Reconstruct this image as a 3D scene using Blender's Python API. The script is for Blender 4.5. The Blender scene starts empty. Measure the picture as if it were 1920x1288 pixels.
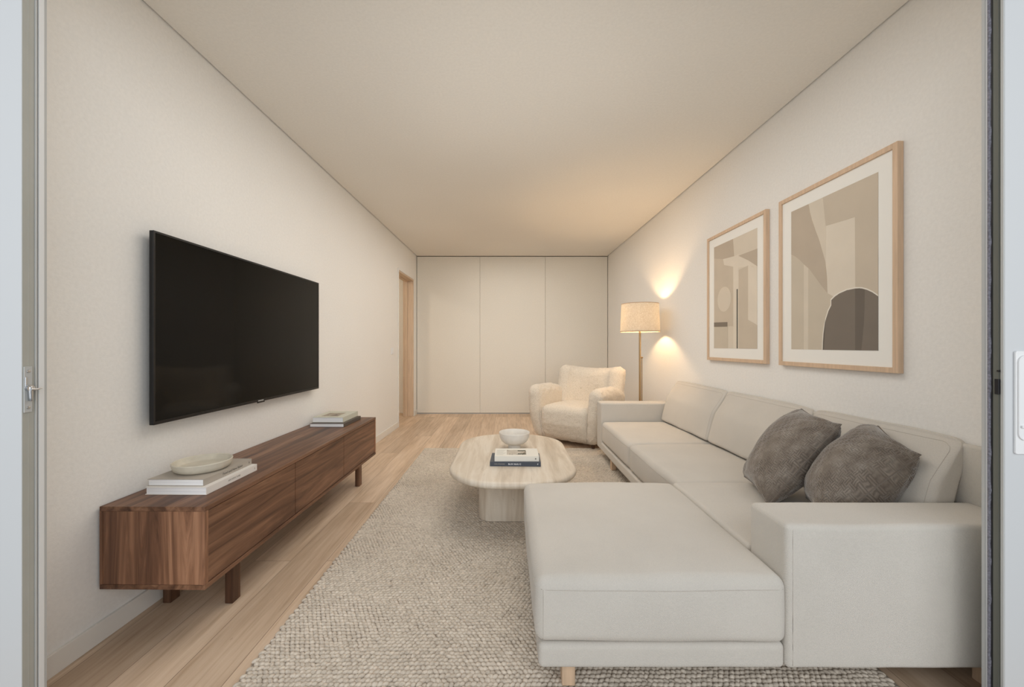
import bpy, math, random
import numpy as np
from mathutils import Vector, noise, Matrix

random.seed(7)
sc = bpy.context.scene
COL = sc.collection
PI = math.pi

# ------------------------------------------------------------------ camera, sky, exposure
cam_d = bpy.data.cameras.new('camera')
cam = bpy.data.objects.new('camera', cam_d)
COL.objects.link(cam)
cam.location = (0, 0, 1.133)
cam.rotation_euler = (PI/2, 0, 0)
cam_d.sensor_width = 36
cam_d.lens = 36*750/1920
cam_d.shift_x = 8/1920
cam_d.shift_y = 3/1920
cam_d.clip_start = 0.05
sc.camera = cam

world = bpy.data.worlds.new('sky')
sc.world = world
world.use_nodes = True
wn, wl = world.node_tree.nodes, world.node_tree.links
wn.clear()
wo = wn.new('ShaderNodeOutputWorld')
wb = wn.new('ShaderNodeBackground')
wtc = wn.new('ShaderNodeTexCoord')
wsep = wn.new('ShaderNodeSeparateXYZ')
wr = wn.new('ShaderNodeValToRGB')
wl.new(wtc.outputs['Generated'], wsep.inputs[0])
wmap = wn.new('ShaderNodeMapRange')
wmap.inputs['From Min'].default_value = -0.3
wmap.inputs['From Max'].default_value = 1.0
wl.new(wsep.outputs['Z'], wmap.inputs['Value'])
wl.new(wmap.outputs[0], wr.inputs[0])
wr.color_ramp.elements[0].color = (.60, .63, .66, 1)
wr.color_ramp.elements[1].color = (.80, .88, 1.0, 1)
e = wr.color_ramp.elements.new(0.35)
e.color = (1.0, 1.0, 1.0, 1)
wl.new(wr.outputs[0], wb.inputs['Color'])
wb.inputs['Strength'].default_value = 0.22
wl.new(wb.outputs[0], wo.inputs[0])

sc.view_settings.view_transform = 'Standard'
sc.view_settings.look = 'None'
sc.view_settings.gamma = 1
sc.view_settings.use_curve_mapping = False
sc.view_settings.exposure = 0.0
sc.cycles.use_denoising = True
sc.cycles.max_bounces = 14
sc.cycles.diffuse_bounces = 10
sc.cycles.glossy_bounces = 4
sc.cycles.sample_clamp_indirect = 6

def area(name, loc, rot, sx, sy, power, color):
    d = bpy.data.lights.new(name, 'AREA')
    d.shape = 'RECTANGLE'; d.size = sx; d.size_y = sy
    d.energy = power; d.color = color
    o = bpy.data.objects.new(name, d); COL.objects.link(o)
    o.location = loc; o.rotation_euler = rot
    return o
# daylight: the bright open side beyond the balcony, wide and soft, and a little that reaches straight to the end wall
area('daylight', (0, -1.6, 2.0), (math.radians(82), 0, 0), 9.0, 2.8, 150, (.96, .985, 1.0))
sun_d = bpy.data.lights.new('low_sky', 'SUN')
sun_d.energy = .26; sun_d.angle = math.radians(22); sun_d.color = (1.0, .985, .955)
sun = bpy.data.objects.new('low_sky', sun_d)
COL.objects.link(sun)
sun.location = (0, -3, 3)
sun.rotation_euler = (math.radians(87), 0, 0)
# added soft fill without any fixture, one aimed down, one at the ceiling
area('room_fill', (0, 3.65, 2.56), (0, 0, 0), 1.3, 4.5, 37, (1.0, .955, .89))
area('room_fill_up', (0, 2.0, 1.5), (PI, 0, 0), 1.2, 1.6, 4.5, (1.0, .955, .89))

# ------------------------------------------------------------------ helpers
def tag(o, label=None, cat=None, group=None, kind=None):
    if label: o['label'] = label
    if cat: o['category'] = cat
    if group: o['group'] = group
    if kind: o['kind'] = kind
    return o

def empty(name, loc, rz=0):
    o = bpy.data.objects.new(name, None)
    o.empty_display_size = .1
    COL.objects.link(o)
    o.location = loc; o.rotation_euler = (0, 0, rz)
    return o

class MB:
    """collects shapes for one mesh"""
    def __init__(s): s.v = []; s.f = []; s.m = []; s.uv = None
    def add(s, verts, faces, mi=0):
        b = len(s.v)
        s.v += [tuple(p) for p in verts]
        s.f += [tuple(b+i for i in f) for f in faces]
        s.m += [mi]*len(faces)
        return s
    def box(s, x0, x1, y0, y1, z0, z1, mi=0):
        v = [(x0,y0,z0),(x1,y0,z0),(x1,y1,z0),(x0,y1,z0),(x0,y0,z1),(x1,y0,z1),(x1,y1,z1),(x0,y1,z1)]
        f = [(0,3,2,1),(4,5,6,7),(0,1,5,4),(1,2,6,5),(2,3,7,6),(3,0,4,7)]
        return s.add(v, f, mi)
    def prism(s, pts, z0, z1, mi=0):
        n = len(pts)
        v = [(x,y,z0) for x,y in pts] + [(x,y,z1) for x,y in pts]
        f = [tuple(range(n-1,-1,-1)), tuple(range(n,2*n))] + [(i,(i+1)%n,n+(i+1)%n,n+i) for i in range(n)]
        return s.add(v, f, mi)
    def lathe(s, prof, n=48, c=(0,0,0), mi=0, closed=False):
        v = []; f = []
        for r, z in prof:
            for k in range(n):
                a = 2*PI*k/n
                v.append((c[0]+r*math.cos(a), c[1]+r*math.sin(a), c[2]+z))
        m = len(prof)
        for i in range(m if closed else m-1):
            j = (i+1) % m
            for k in range(n):
                q = (k+1) % n
                f.append((i*n+k, i*n+q, j*n+q, j*n+k))
        return s.add(v, f, mi)
    def tube(s, pts, r, n=8, mi=0, cap=True):
        pts = [Vector(p) for p in pts]
        v = []; f = []
        up = Vector((0,0,1))
        for i, p in enumerate(pts):
            t = (pts[min(i+1,len(pts)-1)] - pts[max(i-1,0)]).normalized()
            a = t.cross(up)
            if a.length < 1e-3: a = t.cross(Vector((1,0,0)))
            a.normalize(); b = t.cross(a)
            rr = r[i] if isinstance(r, (list, tuple)) else r
            for k in range(n):
                an = 2*PI*k/n
                v.append(p + a*math.cos(an)*rr + b*math.sin(an)*rr)
        for i in range(len(pts)-1):
            for k in range(n):
                q = (k+1) % n
                f.append((i*n+k, i*n+q, (i+1)*n+q, (i+1)*n+k))
        if cap:
            f.append(tuple(range(n-1,-1,-1))); L = (len(pts)-1)*n
            f.append(tuple(L+k for k in range(n)))
        return s.add(v, f, mi)
    def build(s, name, mats, parent=None, smooth=False, bevel=0, loc=None, rot=None):
        me = bpy.data.meshes.new(name)
        me.from_pydata(s.v, [], s.f)
        for m in (mats if isinstance(mats, (list, tuple)) else [mats]): me.materials.append(m)
        me.polygons.foreach_set('material_index', s.m)
        me.polygons.foreach_set('use_smooth', [bool(smooth)]*len(s.f))
        if s.uv is not None:
            l = me.uv_layers.new(name='UVMap')
            for poly in me.polygons:
                for li, vi in zip(poly.loop_indices, poly.vertices):
                    l.data[li].uv = s.uv[vi]
        me.validate(); me.update()
        import bmesh
        bm = bmesh.new(); bm.from_mesh(me)
        bmesh.ops.recalc_face_normals(bm, faces=bm.faces)
        bm.to_mesh(me); bm.free()
        o = bpy.data.objects.new(name, me)
        COL.objects.link(o)
        if parent: o.parent = parent
        if loc: o.location = loc
        if rot: o.rotation_euler = rot
        if bevel:
            b = o.modifiers.new('bevel', 'BEVEL')
            b.width = bevel; b.segments = 3; b.limit_method = 'ANGLE'; b.angle_limit = math.radians(40)
            b.harden_normals = False
        if smooth == 'auto':
            me.polygons.foreach_set('use_smooth', [True]*len(me.polygons))
            bm = bmesh.new(); bm.from_mesh(me)
            for ed in bm.edges:
                if len(ed.link_faces) == 2 and ed.calc_face_angle() > math.radians(35): ed.smooth = False
            bm.to_mesh(me); bm.free()
        return o

def axis_coords(h, r, k, n):
    out = [-(h-r) - r*math.tan(PI/4*(1-i/k)) for i in range(k)]
    out += [-(h-r) + 2*(h-r)*i/n for i in range(n+1)]
    out += [(h-r) + r*math.tan(PI/4*(i/k)) for i in range(1, k+1)]
    return out

def rbox(x0, x1, y0, y1, z0, z1, r, n=(12,12,8), k=4, deform=None):
    """rounded box grid; deform(p, q) gets the point and its -1..1 coordinates"""
    c = Vector(((x0+x1)/2, (y0+y1)/2, (z0+z1)/2))
    h = ((x1-x0)/2, (y1-y0)/2, (z1-z0)/2)
    r = min(r, min(h)*.999)
    A = [axis_coords(h[i], r, k, n[i]) for i in range(3)]
    idx = {}; V = []; F = []
    def vid(i, j, l):
        key = (i, j, l)
        if key not in idx:
            p = Vector((A[0][i], A[1][j], A[2][l]))
            inner = Vector([max(-(h[a]-r), min(h[a]-r, p[a])) for a in range(3)])
            d = p - inner
            if d.length > 1e-9: d = d.normalized()*r
            p = inner + d
            q = (p[0]/h[0], p[1]/h[1], p[2]/h[2])
            w = c + p
            if deform: w = Vector(deform(w, q))
            idx[key] = len(V); V.append(w)
        return idx[key]
    nx, ny, nz = len(A[0])-1, len(A[1])-1, len(A[2])-1
    for i in range(nx):
        for j in range(ny):
            F.append((vid(i,j,0), vid(i,j+1,0), vid(i+1,j+1,0), vid(i+1,j,0)))
            F.append((vid(i,j,nz), vid(i+1,j,nz), vid(i+1,j+1,nz), vid(i,j+1,nz)))
        for l in range(nz):
            F.append((vid(i,0,l), vid(i+1,0,l), vid(i+1,0,l+1), vid(i,0,l+1)))
            F.append((vid(i,ny,l), vid(i,ny,l+1), vid(i+1,ny,l+1), vid(i+1,ny,l)))
    for j in range(ny):
        for l in range(nz):
            F.append((vid(0,j,l), vid(0,j,l+1), vid(0,j+1,l+1), vid(0,j+1,l)))
            F.append((vid(nx,j,l), vid(nx,j+1,l), vid(nx,j+1,l+1), vid(nx,j,l+1)))
    return V, F

def nz3(p, s, seed=0.0):
    return noise.noise(Vector((p[0]*s+seed, p[1]*s+seed*1.7, p[2]*s-seed)))

# ------------------------------------------------------------------ materials
class NT:
    def __init__(s, name):
        s.m = bpy.data.materials.new(name); s.m.use_nodes = True
        s.n = s.m.node_tree.nodes; s.l = s.m.node_tree.links
        s.p = s.n['Principled BSDF']; s.out = s.n['Material Output']
        s.tc = s.n.new('ShaderNodeTexCoord')
    def node(s, t, **kw):
        x = s.n.new('ShaderNode'+t)
        for k, v in kw.items():
            if hasattr(x, k): setattr(x, k, v)
        return x
    def map(s, scale=(1,1,1), rot=(0,0,0), loc=(0,0,0), src='Object'):
        m = s.node('Mapping'); m.inputs['Scale'].default_value = scale
        m.inputs['Rotation'].default_value = rot; m.inputs['Location'].default_value = loc
        s.l.new(s.tc.outputs[src], m.inputs['Vector']); return m.outputs[0]
    def noise(s, vec, scale, detail=3, rough=.5, dist=0):
        x = s.node('TexNoise'); x.inputs['Scale'].default_value = scale
        x.inputs['Detail'].default_value = detail; x.inputs['Roughness'].default_value = rough
        x.inputs['Distortion'].default_value = dist
        s.l.new(vec, x.inputs['Vector']); return x.outputs[0]
    def voronoi(s, vec, scale, feature='F1', out='Distance'):
        x = s.node('TexVoronoi'); x.feature = feature; x.inputs['Scale'].default_value = scale
        s.l.new(vec, x.inputs['Vector']); return x.outputs[out]
    def wave(s, vec, scale, direction='X', dist=0, detail=2, dscale=1, profile='SIN'):
        x = s.node('TexWave'); x.bands_direction = direction; x.wave_profile = profile
        x.inputs['Scale'].default_value = scale; x.inputs['Distortion'].default_value = dist
        x.inputs['Detail'].default_value = detail; x.inputs['Detail Scale'].default_value = dscale
        s.l.new(vec, x.inputs['Vector']); return x.outputs['Fac']
    def ramp(s, fac, stops):
        x = s.node('ValToRGB'); cr = x.color_ramp
        cr.elements[0].position = stops[0][0]; cr.elements[0].color = (*stops[0][1], 1)
        cr.elements[1].position = stops[-1][0]; cr.elements[1].color = (*stops[-1][1], 1)
        for p, c in stops[1:-1]:
            e = cr.elements.new(p); e.color = (*c, 1)
        s.l.new(fac, x.inputs[0]); return x.outputs[0]
    def mix(s, a, b, fac, mode='MIX'):
        x = s.node('Mix'); x.data_type = 'RGBA'; x.blend_type = mode
        for sock, val in ((x.inputs[0], fac), (x.inputs[6], a), (x.inputs[7], b)):
            if hasattr(val, 'is_output'): s.l.new(val, sock)
            elif isinstance(val, (int, float)): sock.default_value = val
            else: sock.default_value = (*val, 1)
        return x.outputs[2]
    def math(s, op, a, b=0.0):
        x = s.node('Math'); x.operation = op
        for sock, val in ((x.inputs[0], a), (x.inputs[1], b)):
            if hasattr(val, 'is_output'): s.l.new(val, sock)
            else: sock.default_value = val
        return x.outputs[0]
    def color(s, c):
        if hasattr(c, 'is_output'): s.l.new(c, s.p.inputs['Base Color'])
        else: s.p.inputs['Base Color'].default_value = (*c, 1)
    def bump(s, h, dist, strength=1.0):
        b = s.node('Bump'); b.inputs['Distance'].default_value = dist; b.inputs['Strength'].default_value = strength
        s.l.new(h, b.inputs['Height'])
        if s.p.inputs['Normal'].is_linked:
            s.l.new(s.p.inputs['Normal'].links[0].from_socket, b.inputs['Normal'])
        s.l.new(b.outputs[0], s.p.inputs['Normal'])
    def set(s, rough=.5, spec=.5, metal=0, **kw):
        s.p.inputs['Roughness'].default_value = rough
        s.p.inputs['Specular IOR Level'].default_value = spec
        s.p.inputs['Metallic'].default_value = metal
        for k, v in kw.items(): s.p.inputs[k.replace('_', ' ')].default_value = v
        return s

def srgb(r, g, b):
    f = lambda c: (c/255/12.92 if c/255 <= .04045 else ((c/255+.055)/1.055)**2.4)
    return (f(r), f(g), f(b))

def plain(name, c, rough=.5, spec=.5, metal=0, var=0.0, vs=20):
    t = NT(name); t.set(rough, spec, metal)
    if var:
        n = t.noise(t.map(), vs, 3)
        t.color(t.ramp(n, [(.3, tuple(x*(1-var) for x in c)), (.7, tuple(min(1, x*(1+var)) for x in c))]))
    else: t.color(c)
    return t.m

def wall_paint(name, c, vs=(1, 1, 1)):
    t = NT(name); t.set(.85, .2)
    v = t.map()
    n1 = t.noise(v, 1.1, 2)
    n2 = t.noise(v, 70, 4, .65)
    n3 = t.noise(t.map(scale=(30, 30, 160)), 1.0, 3)
    base = t.ramp(n1, [(.3, tuple(x*.975 for x in c)), (.7, c)])
    base = t.mix(base, t.ramp(n2, [(.3, (.90, .90, .90)), (.7, (1, 1, 1))]), .6, 'MULTIPLY')
    t.color(base)
    t.bump(n2, .0012, .5); t.bump(n3, .0006, .4)
    return t.m

M = {}
M['wall'] = wall_paint('wall_plaster', (.86, .85, .825))
M['ceiling'] = wall_paint('ceiling_plaster', (.84, .815, .765))
M['panel'] = wall_paint('wardrobe_linen', (.80, .775, .71))
M['baseboard'] = plain('baseboard_paint', (.78, .755, .71), .5, .35)
M['dark'] = plain('dark_gap', (.03, .025, .02), .9, .1)
M['hall'] = plain('hall_paint', (.80, .74, .64), .8, .2)

def oak_floor():
    t = NT('oak_planks'); t.set(.42, .35)
    v = t.map(rot=(0, 0, PI/2))
    br = t.node('TexBrick'); br.offset = .37; br.squash = 1
    br.inputs['Scale'].default_value = 1
    br.inputs['Mortar Size'].default_value = .0013
    br.inputs['Mortar Smooth'].default_value = .3
    br.inputs['Bias'].default_value = 0
    br.inputs['Brick Width'].default_value = 2.1
    br.inputs['Row Height'].default_value = .19
    br.inputs['Color1'].default_value = (0, 0, 0, 1)
    br.inputs['Color2'].default_value = (1, 1, 1, 1)
    br.inputs['Mortar'].default_value = (.5, .5, .5, 1)
    t.l.new(v, br.inputs['Vector'])
    # shift the grain from plank to plank
    off = t.node('VectorMath'); off.operation = 'MULTIPLY_ADD'
    t.l.new(br.outputs['Color'], off.inputs[0]); off.inputs[1].default_value = (3.1, 7.7, 0)
    t.l.new(t.tc.outputs['Object'], off.inputs[2])
    mp = t.node('Mapping'); mp.inputs['Scale'].default_value = (26, 1.3, 1)
    t.l.new(off.outputs[0], mp.inputs['Vector'])
    g = t.noise(mp.outputs[0], 1.6, 6, .62, .4)
    mp2 = t.node('Mapping'); mp2.inputs['Scale'].default_value = (5, .7, 1)
    t.l.new(off.outputs[0], mp2.inputs['Vector'])
    g2 = t.noise(mp2.outputs[0], 1.8, 3, .5, .8)
    base = t.ramp(g, [(.25, (.50, .37, .255)), (.5, (.67, .525, .395)), (.75, (.76, .63, .50))])
    tone = t.ramp(br.outputs['Color'], [(0, (.80, .77, .74)), (1, (1.08, 1.06, 1.04))])
    base = t.mix(base, tone, 1, 'MULTIPLY')
    base = t.mix(base, t.ramp(g2, [(.3, (.80, .76, .72)), (.6, (1, 1, 1))]), .8, 'MULTIPLY')
    # dark knots and cracks
    mp3 = t.node('Mapping'); mp3.inputs['Scale'].default_value = (9, 1.6, 1)
    t.l.new(off.outputs[0], mp3.inputs['Vector'])
    k = t.noise(mp3.outputs[0], 2.3, 5, .7, 1.2)
    base = t.mix(base, (.20, .12, .07), t.ramp(k, [(.67, (0, 0, 0)), (.76, (.6, .6, .6))]))
    base = t.mix(base, (.17, .11, .07), t.math('MULTIPLY', br.outputs['Fac'], .75))
    t.color(base)
    t.bump(t.math('MULTIPLY', br.outputs['Fac'], -1.0), .0015, .6)
    t.bump(g, .0006, .4)
    return t.m
M['floor'] = oak_floor()

def walnut(name, axis, tone=1.0):
    """axis: the direction the grain runs"""
    t = NT(name); t.set(.42, .35)
    hi = 1.0; sc_ = {'x': (.055, 1, 1), 'y': (1, .055, 1), 'z': (1, 1, .055)}[axis]
    v = t.map(scale=sc_)
    d = t.noise(v, 5.0, 3, .5)
    vm = t.node('VectorMath'); vm.operation = 'MULTIPLY_ADD'
    t.l.new(d, vm.inputs[0]); vm.inputs[1].default_value = (.25, .25, .25); t.l.new(v, vm.inputs[2])
    a = t.noise(vm.outputs[0], 14, 6, .62, 1.0)
    b = t.noise(vm.outputs[0], 90, 4, .6)
    k = tone
    c = t.ramp(a, [(.26, (.048*k, .022*k, .013*k)), (.42, (.105*k, .050*k, .028*k)), (.55, (.175*k, .088*k, .050*k)), (.74, (.28*k, .155*k, .092*k))])
    c = t.mix(c, t.ramp(b, [(.3, (.72, .70, .68)), (.65, (1.08, 1.08, 1.08))]), .8, 'MULTIPLY')
    t.color(c); t.bump(b, .0004, .5)
    return t.m
M['wal_y'] = walnut('walnut_long_grain', 'y', 1.15)
M['wal_z'] = walnut('walnut_end_grain_up', 'z', 1.7)
M['wal_leg'] = walnut('walnut_leg', 'z', .8)

def light_wood(name, c, axis='z', contrast=.16):
    t = NT(name); t.set(.5, .3)
    sc_ = {'x': (.06, 1, 1), 'y': (1, .06, 1), 'z': (1, 1, .06)}[axis]
    a = t.noise(t.map(scale=sc_), 60, 5, .6, .5)
    t.color(t.ramp(a, [(.3, tuple(x*(1-contrast) for x in c)), (.7, tuple(x*(1+contrast) for x in c))]))
    t.bump(a, .0004, .4)
    return t.m
M['oak_frame'] = light_wood('oak_picture_frame', (.64, .47, .33), 'z', .10)
M['oak_lining'] = light_wood('oak_door_lining', (.62, .49, .37), 'z', .12)
M['beech'] = light_wood('pale_beech', (.62, .45, .31), 'z', .12)

def fabric(name, c, kind='twill', bumpd=.0012, var=.05, period=.0019):
    t = NT(name); t.set(.95, .12)
    t.p.inputs['Sheen Weight'].default_value = .15
    t.p.inputs['Sheen Roughness'].default_value = .5
    v = t.map()
    n = t.noise(v, 3.0, 3, .6)
    fine = t.noise(v, 420, 2, .6)
    base = t.ramp(n, [(.3, tuple(x*(1-var) for x in c)), (.7, tuple(x*(1+var*.5) for x in c))])
    if kind == 'twill':
        w = t.wave(v, 1/(period*2*1.732)*1.0, 'DIAGONAL', 1.0, 1, 60)
        base = t.mix(base, t.ramp(w, [(0, (.74, .74, .74)), (.6, (1, 1, 1))]), .8, 'MULTIPLY')
        t.bump(w, bumpd*.5, .6)
    base = t.mix(base, t.ramp(fine, [(.3, (.88, .88, .88)), (.6, (1, 1, 1))]), .7, 'MULTIPLY')
    t.color(base)
    t.bump(fine, bumpd*.6, .7)
    return t.m
M['sofa'] = fabric('sofa_oatmeal_twill', (.67, .635, .58))
M['sofa_seam'] = plain('sofa_seam', (.50, .465, .42), .95, .1)

def boucle():
    t = NT('boucle_cream'); t.set(.95, .1)
    t.p.inputs['Sheen Weight'].default_value = .3
    v = t.map()
    d = t.noise(v, 40, 2)
    vm = t.node('VectorMath'); vm.operation = 'MULTIPLY_ADD'
    t.l.new(d, vm.inputs[0]); vm.inputs[1].default_value = (.02, .02, .02); t.l.new(v, vm.inputs[2])
    a = t.voronoi(vm.outputs[0], 120)
    b = t.noise(v, 200, 3, .7)
    base = t.ramp(a, [(.1, (.80, .74, .65)), (.75, (.64, .575, .485))])
    t.color(base)
    t.bump(t.math('MULTIPLY', a, -1), .004, .7); t.bump(b, .002, .6)
    return t.m
M['boucle'] = boucle()

def travertine(name):
    t = NT(name); t.set(.38, .4)
    v = t.map(scale=(1, .10, .10))
    a = t.noise(v, 16, 5, .6, .6)
    b = t.noise(t.map(scale=(1, .35, .35)), 30, 4, .7, 1.5)
    f = t.noise(t.map(), 160, 3, .6)
    base = t.ramp(a, [(.28, (.47, .39, .30)), (.48, (.62, .54, .44)), (.62, (.70, .635, .54)), (.8, (.56, .48, .39))])
    pits = t.ramp(b, [(.66, (0, 0, 0)), (.74, (.6, .6, .6))])
    base = t.mix(base, (.36, .29, .22), pits)
    base = t.mix(base, t.ramp(f, [(.3, (.93, .93, .93)), (.7, (1, 1, 1))]), .8, 'MULTIPLY')
    t.color(base); t.bump(t.math('MULTIPLY', pits, -1), .0006, .5)
    return t.m
M['trav'] = travertine('travertine')

def rug_mat():
    t = NT('braided_wool'); t.set(.95, .1)
    v = t.map()
    a = t.noise(v, 2.2, 4, .6)
    b = t.noise(v, 60, 3, .7)
    c = t.noise(v, 380, 2, .6)
    base = t.ramp(a, [(.3, (.60, .535, .455)), (.7, (.70, .635, .55))])
    base = t.mix(base, t.ramp(b, [(.3, (.72, .70, .68)), (.62, (1.06, 1.05, 1.04))]), 1, 'MULTIPLY')
    base = t.mix(base, t.ramp(c, [(.3, (.88, .88, .88)), (.6, (1, 1, 1))]), .7, 'MULTIPLY')
    t.color(base); t.bump(c, .001, .6)
    return t.m
M['rug'] = rug_mat()
M['rug_base'] = plain('rug_backing', (.28, .24, .20), .95, .05)

def cushion_mat():
    t = NT('embossed_velvet'); t.set(.7, .2)
    t.p.inputs['Sheen Weight'].default_value = .55
    t.p.inputs['Sheen Roughness'].default_value = .35
    v = t.map(src='UV')
    d = t.noise(v, 9, 3)
    vm = t.node('VectorMath'); vm.operation = 'MULTIPLY_ADD'
    t.l.new(d, vm.inputs[0]); vm.inputs[1].default_value = (.035, .035, .035); t.l.new(v, vm.inputs[2])
    ck = t.node('TexChecker'); ck.inputs['Scale'].default_value = 22
    t.l.new(vm.outputs[0], ck.inputs['Vector'])
    wx = t.wave(vm.outputs[0], 16, 'X', 1.2, 2, 5); wy = t.wave(vm.outputs[0], 16, 'Y', 1.2, 2, 5)
    mx = t.mix(wx, wy, ck.outputs['Fac'])
    patch = t.noise(v, 5, 4, .7)
    soft = t.ramp(t.noise(v, 3.5, 3, .6), [(.38, (.15, .15, .15)), (.62, (1, 1, 1))])
    mx = t.mix((.5, .5, .5), mx, soft)
    base = t.ramp(patch, [(.3, (.125, .10, .08)), (.5, (.185, .155, .128)), (.72, (.28, .25, .215))])
    base = t.mix(base, t.ramp(mx, [(.2, (.70, .70, .70)), (.8, (1.25, 1.25, 1.25))]), .8, 'MULTIPLY')
    t.color(base)
    t.bump(mx, .0022, .8)
    t.bump(t.noise(v, 60, 3, .7), .002, .6)
    return t.m
M['velvet'] = cushion_mat()

M['ceramic'] = plain('matte_ceramic', (.70, .67, .62), .5, .35, 0, .05, 30)
M['plate_c'] = plain('speckled_stoneware', (.60, .56, .47), .55, .3, 0, .08, 25)
M['page'] = None
def pages():
    t = NT('page_block'); t.set(.8, .2)
    w = t.noise(t.map(scale=(1, 1, 260)), 2.0, 2)
    t.color(t.ramp(w, [(.35, (.80, .81, .83)), (.65, (.93, .94, .95))]))
    return t.m
M['page'] = pages()
def brass():
    t = NT('aged_brass'); t.set(.28, .5, 1.0); t.color((.42, .28, .14)); return t.m
M['brass'] = brass()
M['steel'] = plain('chrome', (.55, .57, .60), .2, .5, 1.0)
M['alu'] = plain('anodised_grey', (.40, .40, .365), .5, .4, .0, .04, 8)
M['alu2'] = plain('anodised_light', (.47, .48, .475), .45, .4)
M['frame_white'] = plain('frame_white', (.74, .75, .75), .45, .4)
M['leaf_white'] = plain('leaf_white', (.60, .62, .64), .5, .4)
M['olive'] = plain('track_grey', (.15, .155, .135), .6, .3)
M['brush'] = plain('brush_pile', (.20, .20, .24), .9, .1, 0, .3, 200)
M['black'] = plain('black_plastic', (.012, .012, .015), .5, .4)
M['tvframe'] = plain('tv_bezel', (.008, .008, .009), .3, .35)
M['white_pl'] = plain('white_plastic', (.80, .81, .82), .4, .4)
def screen():
    t = NT('tv_screen'); t.set(.07, .15); t.color((.0045, .0045, .004)); return t.m
M['screen'] = screen()

# ------------------------------------------------------------------ the room
DL = -.012                      # the left wall leans .7 degrees off the view axis
DR = .01333
def xl(y): return -1.502 + .012*(y-6.588)
def xr(y): return 1.651 - .01333*(y-6.588)
Y0, Y1, H = 1.20, 6.588, 2.6

def struct(o): return tag(o, kind='structure')

# floor: the room, the hall through the doorway, the strip in front of the opening
struct(MB().box(-3.4, 2.1, .86, 6.75, -.05, 0).build('floor', M['floor']))
struct(MB().box(-4, 4, -3.5, .86, -.06, -.01).build('floor_balcony', plain('balcony_tiles', (.42, .41, .39), .7, .3, 0, .08, 3)))

# left wall in its own frame: local x is the distance from the wall face, local y runs along it
LW = (xl(0), 0, 0)
def on_left(name, y, off=0.0): return empty(name, (xl(y)+off, y, 0), DL)
m = MB()
m.box(-.155, 0, Y0, 5.54, 0, 2.78)
m.box(-.155, 0, 5.54, 6.38, 2.175, 2.78)
m.box(-.155, 0, 6.38, 6.72, 0, 2.78)
struct(m.build('wall_left', M['wall'], loc=LW, rot=(0, 0, DL)))
m = MB().box(-.2, 0, Y0-.04, 6.72, 0, 2.78)
struct(m.build('wall_right', M['wall'], loc=(xr(0)+.2, 0, 0), rot=(0, 0, DR)))
struct(MB().box(-1.9, 1.9, 6.66, 6.76, 0, 2.78).build('wall_back', M['wall']))
m = MB()
m.box(-1.80, -1.45, 1.203, 1.235, 0, 2.4)
m.box(1.53, 1.95, 1.203, 1.235, 0, 2.4)
m.box(-1.80, 1.95, 1.136, 1.235, 2.4, 2.78)
struct(m.build('wall_front', M['wall']))
# ceiling stops short of the walls: a dark shadow gap runs round it
g = .010
m = MB().prism([(xl(1.24)+g, 1.24), (xr(1.24)-g, 1.24), (xr(Y1)-g, Y1-.004), (xl(Y1)+g, Y1-.004)], H, 2.70)
struct(m.build('ceiling', M['ceiling']))
struct(MB().box(-3.4, 2.1, 1.10, 6.8, 2.79, 2.85).build('ceiling_slab', M['dark']))
# baseboards
m = MB().box(0, .012, 1.24, 5.50, 0, .078)
struct(m.build('baseboard_left', M['baseboard'], loc=LW, rot=(0, 0, DL), bevel=.002))
m = MB().box(0, .012, 6.42, 6.57, 0, .078)
struct(m.build('baseboard_back', M['baseboard'], loc=LW, rot=(0, 0, DL), bevel=.002))
m = MB().box(-.012, 0, 1.24, 6.57, 0, .078)
struct(m.build('baseboard_right', M['baseboard'], loc=(xr(0), 0, 0), rot=(0, 0, DR), bevel=.002))

# doorway to the hall: oak lining and thin casing
d = empty('door_3', (xl(5.54), 5.54, 0), DL); struct(d)
m = MB()
m.box(-.16, .004, -.001, .022, 0, 2.175); m.box(-.16, .004, .818, .841, 0, 2.175)
m.box(-.16, .004, .022, .818, 2.153, 2.176)
m.build('lining', M['oak_lining'], d, bevel=.0015)
m = MB()
m.box(-.13, -.09, .022, .034, 0, 2.153); m.box(-.13, -.09, .806, .818, 0, 2.153); m.box(-.13, -.09, .034, .806, 2.141, 2.153)
m.build('door_stop', M['oak_lining'], d, bevel=.001)
m = MB()
m.box(0.0005, .010, -.030, -.002, 0, 2.205); m.box(0.0005, .010, .842, .870, 0, 2.205); m.box(0.0005, .010, -.002, .842, 2.177, 2.205)
m.build('casing', M['wall'], d, bevel=.001)
# hall beyond
struct(MB().box(-3.3, -3.2, 4.2, 6.75, 0, 2.78).build('wall_hall', M['hall']))
struct(MB().box(-3.2, -1.66, 6.721, 6.8, 0, 2.78).build('wall_hall_end', M['hall']))
struct(MB().box(-3.2, -1.70, 4.2, 4.28, 0, 2.78).build('wall_hall_near', M['hall']))
struct(MB().box(-3.3, -1.70, 4.2, 6.8, 2.5, 2.56).build('ceiling_hall', M['hall']))
# unseen glowing disc, added to brighten the hall
hl = empty('hall_fill', (-2.5, 5.3, 2.5)); tag(hl, 'unseen round glowing disc added to light the hall beyond the doorway', 'fill light')
def emit(name, c, s):
    t = NT(name); t.color(c); t.p.inputs['Emission Color'].default_value = (*c, 1); t.p.inputs['Emission Strength'].default_value = s
    return t.m
MB().lathe([(0, -.03), (.12, -.03), (.14, -.02), (.14, 0), (0, 0)], 32).build('fill_disc', emit('hall_fill_glow', (1, .90, .76), 48), hl, smooth='auto')

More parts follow.
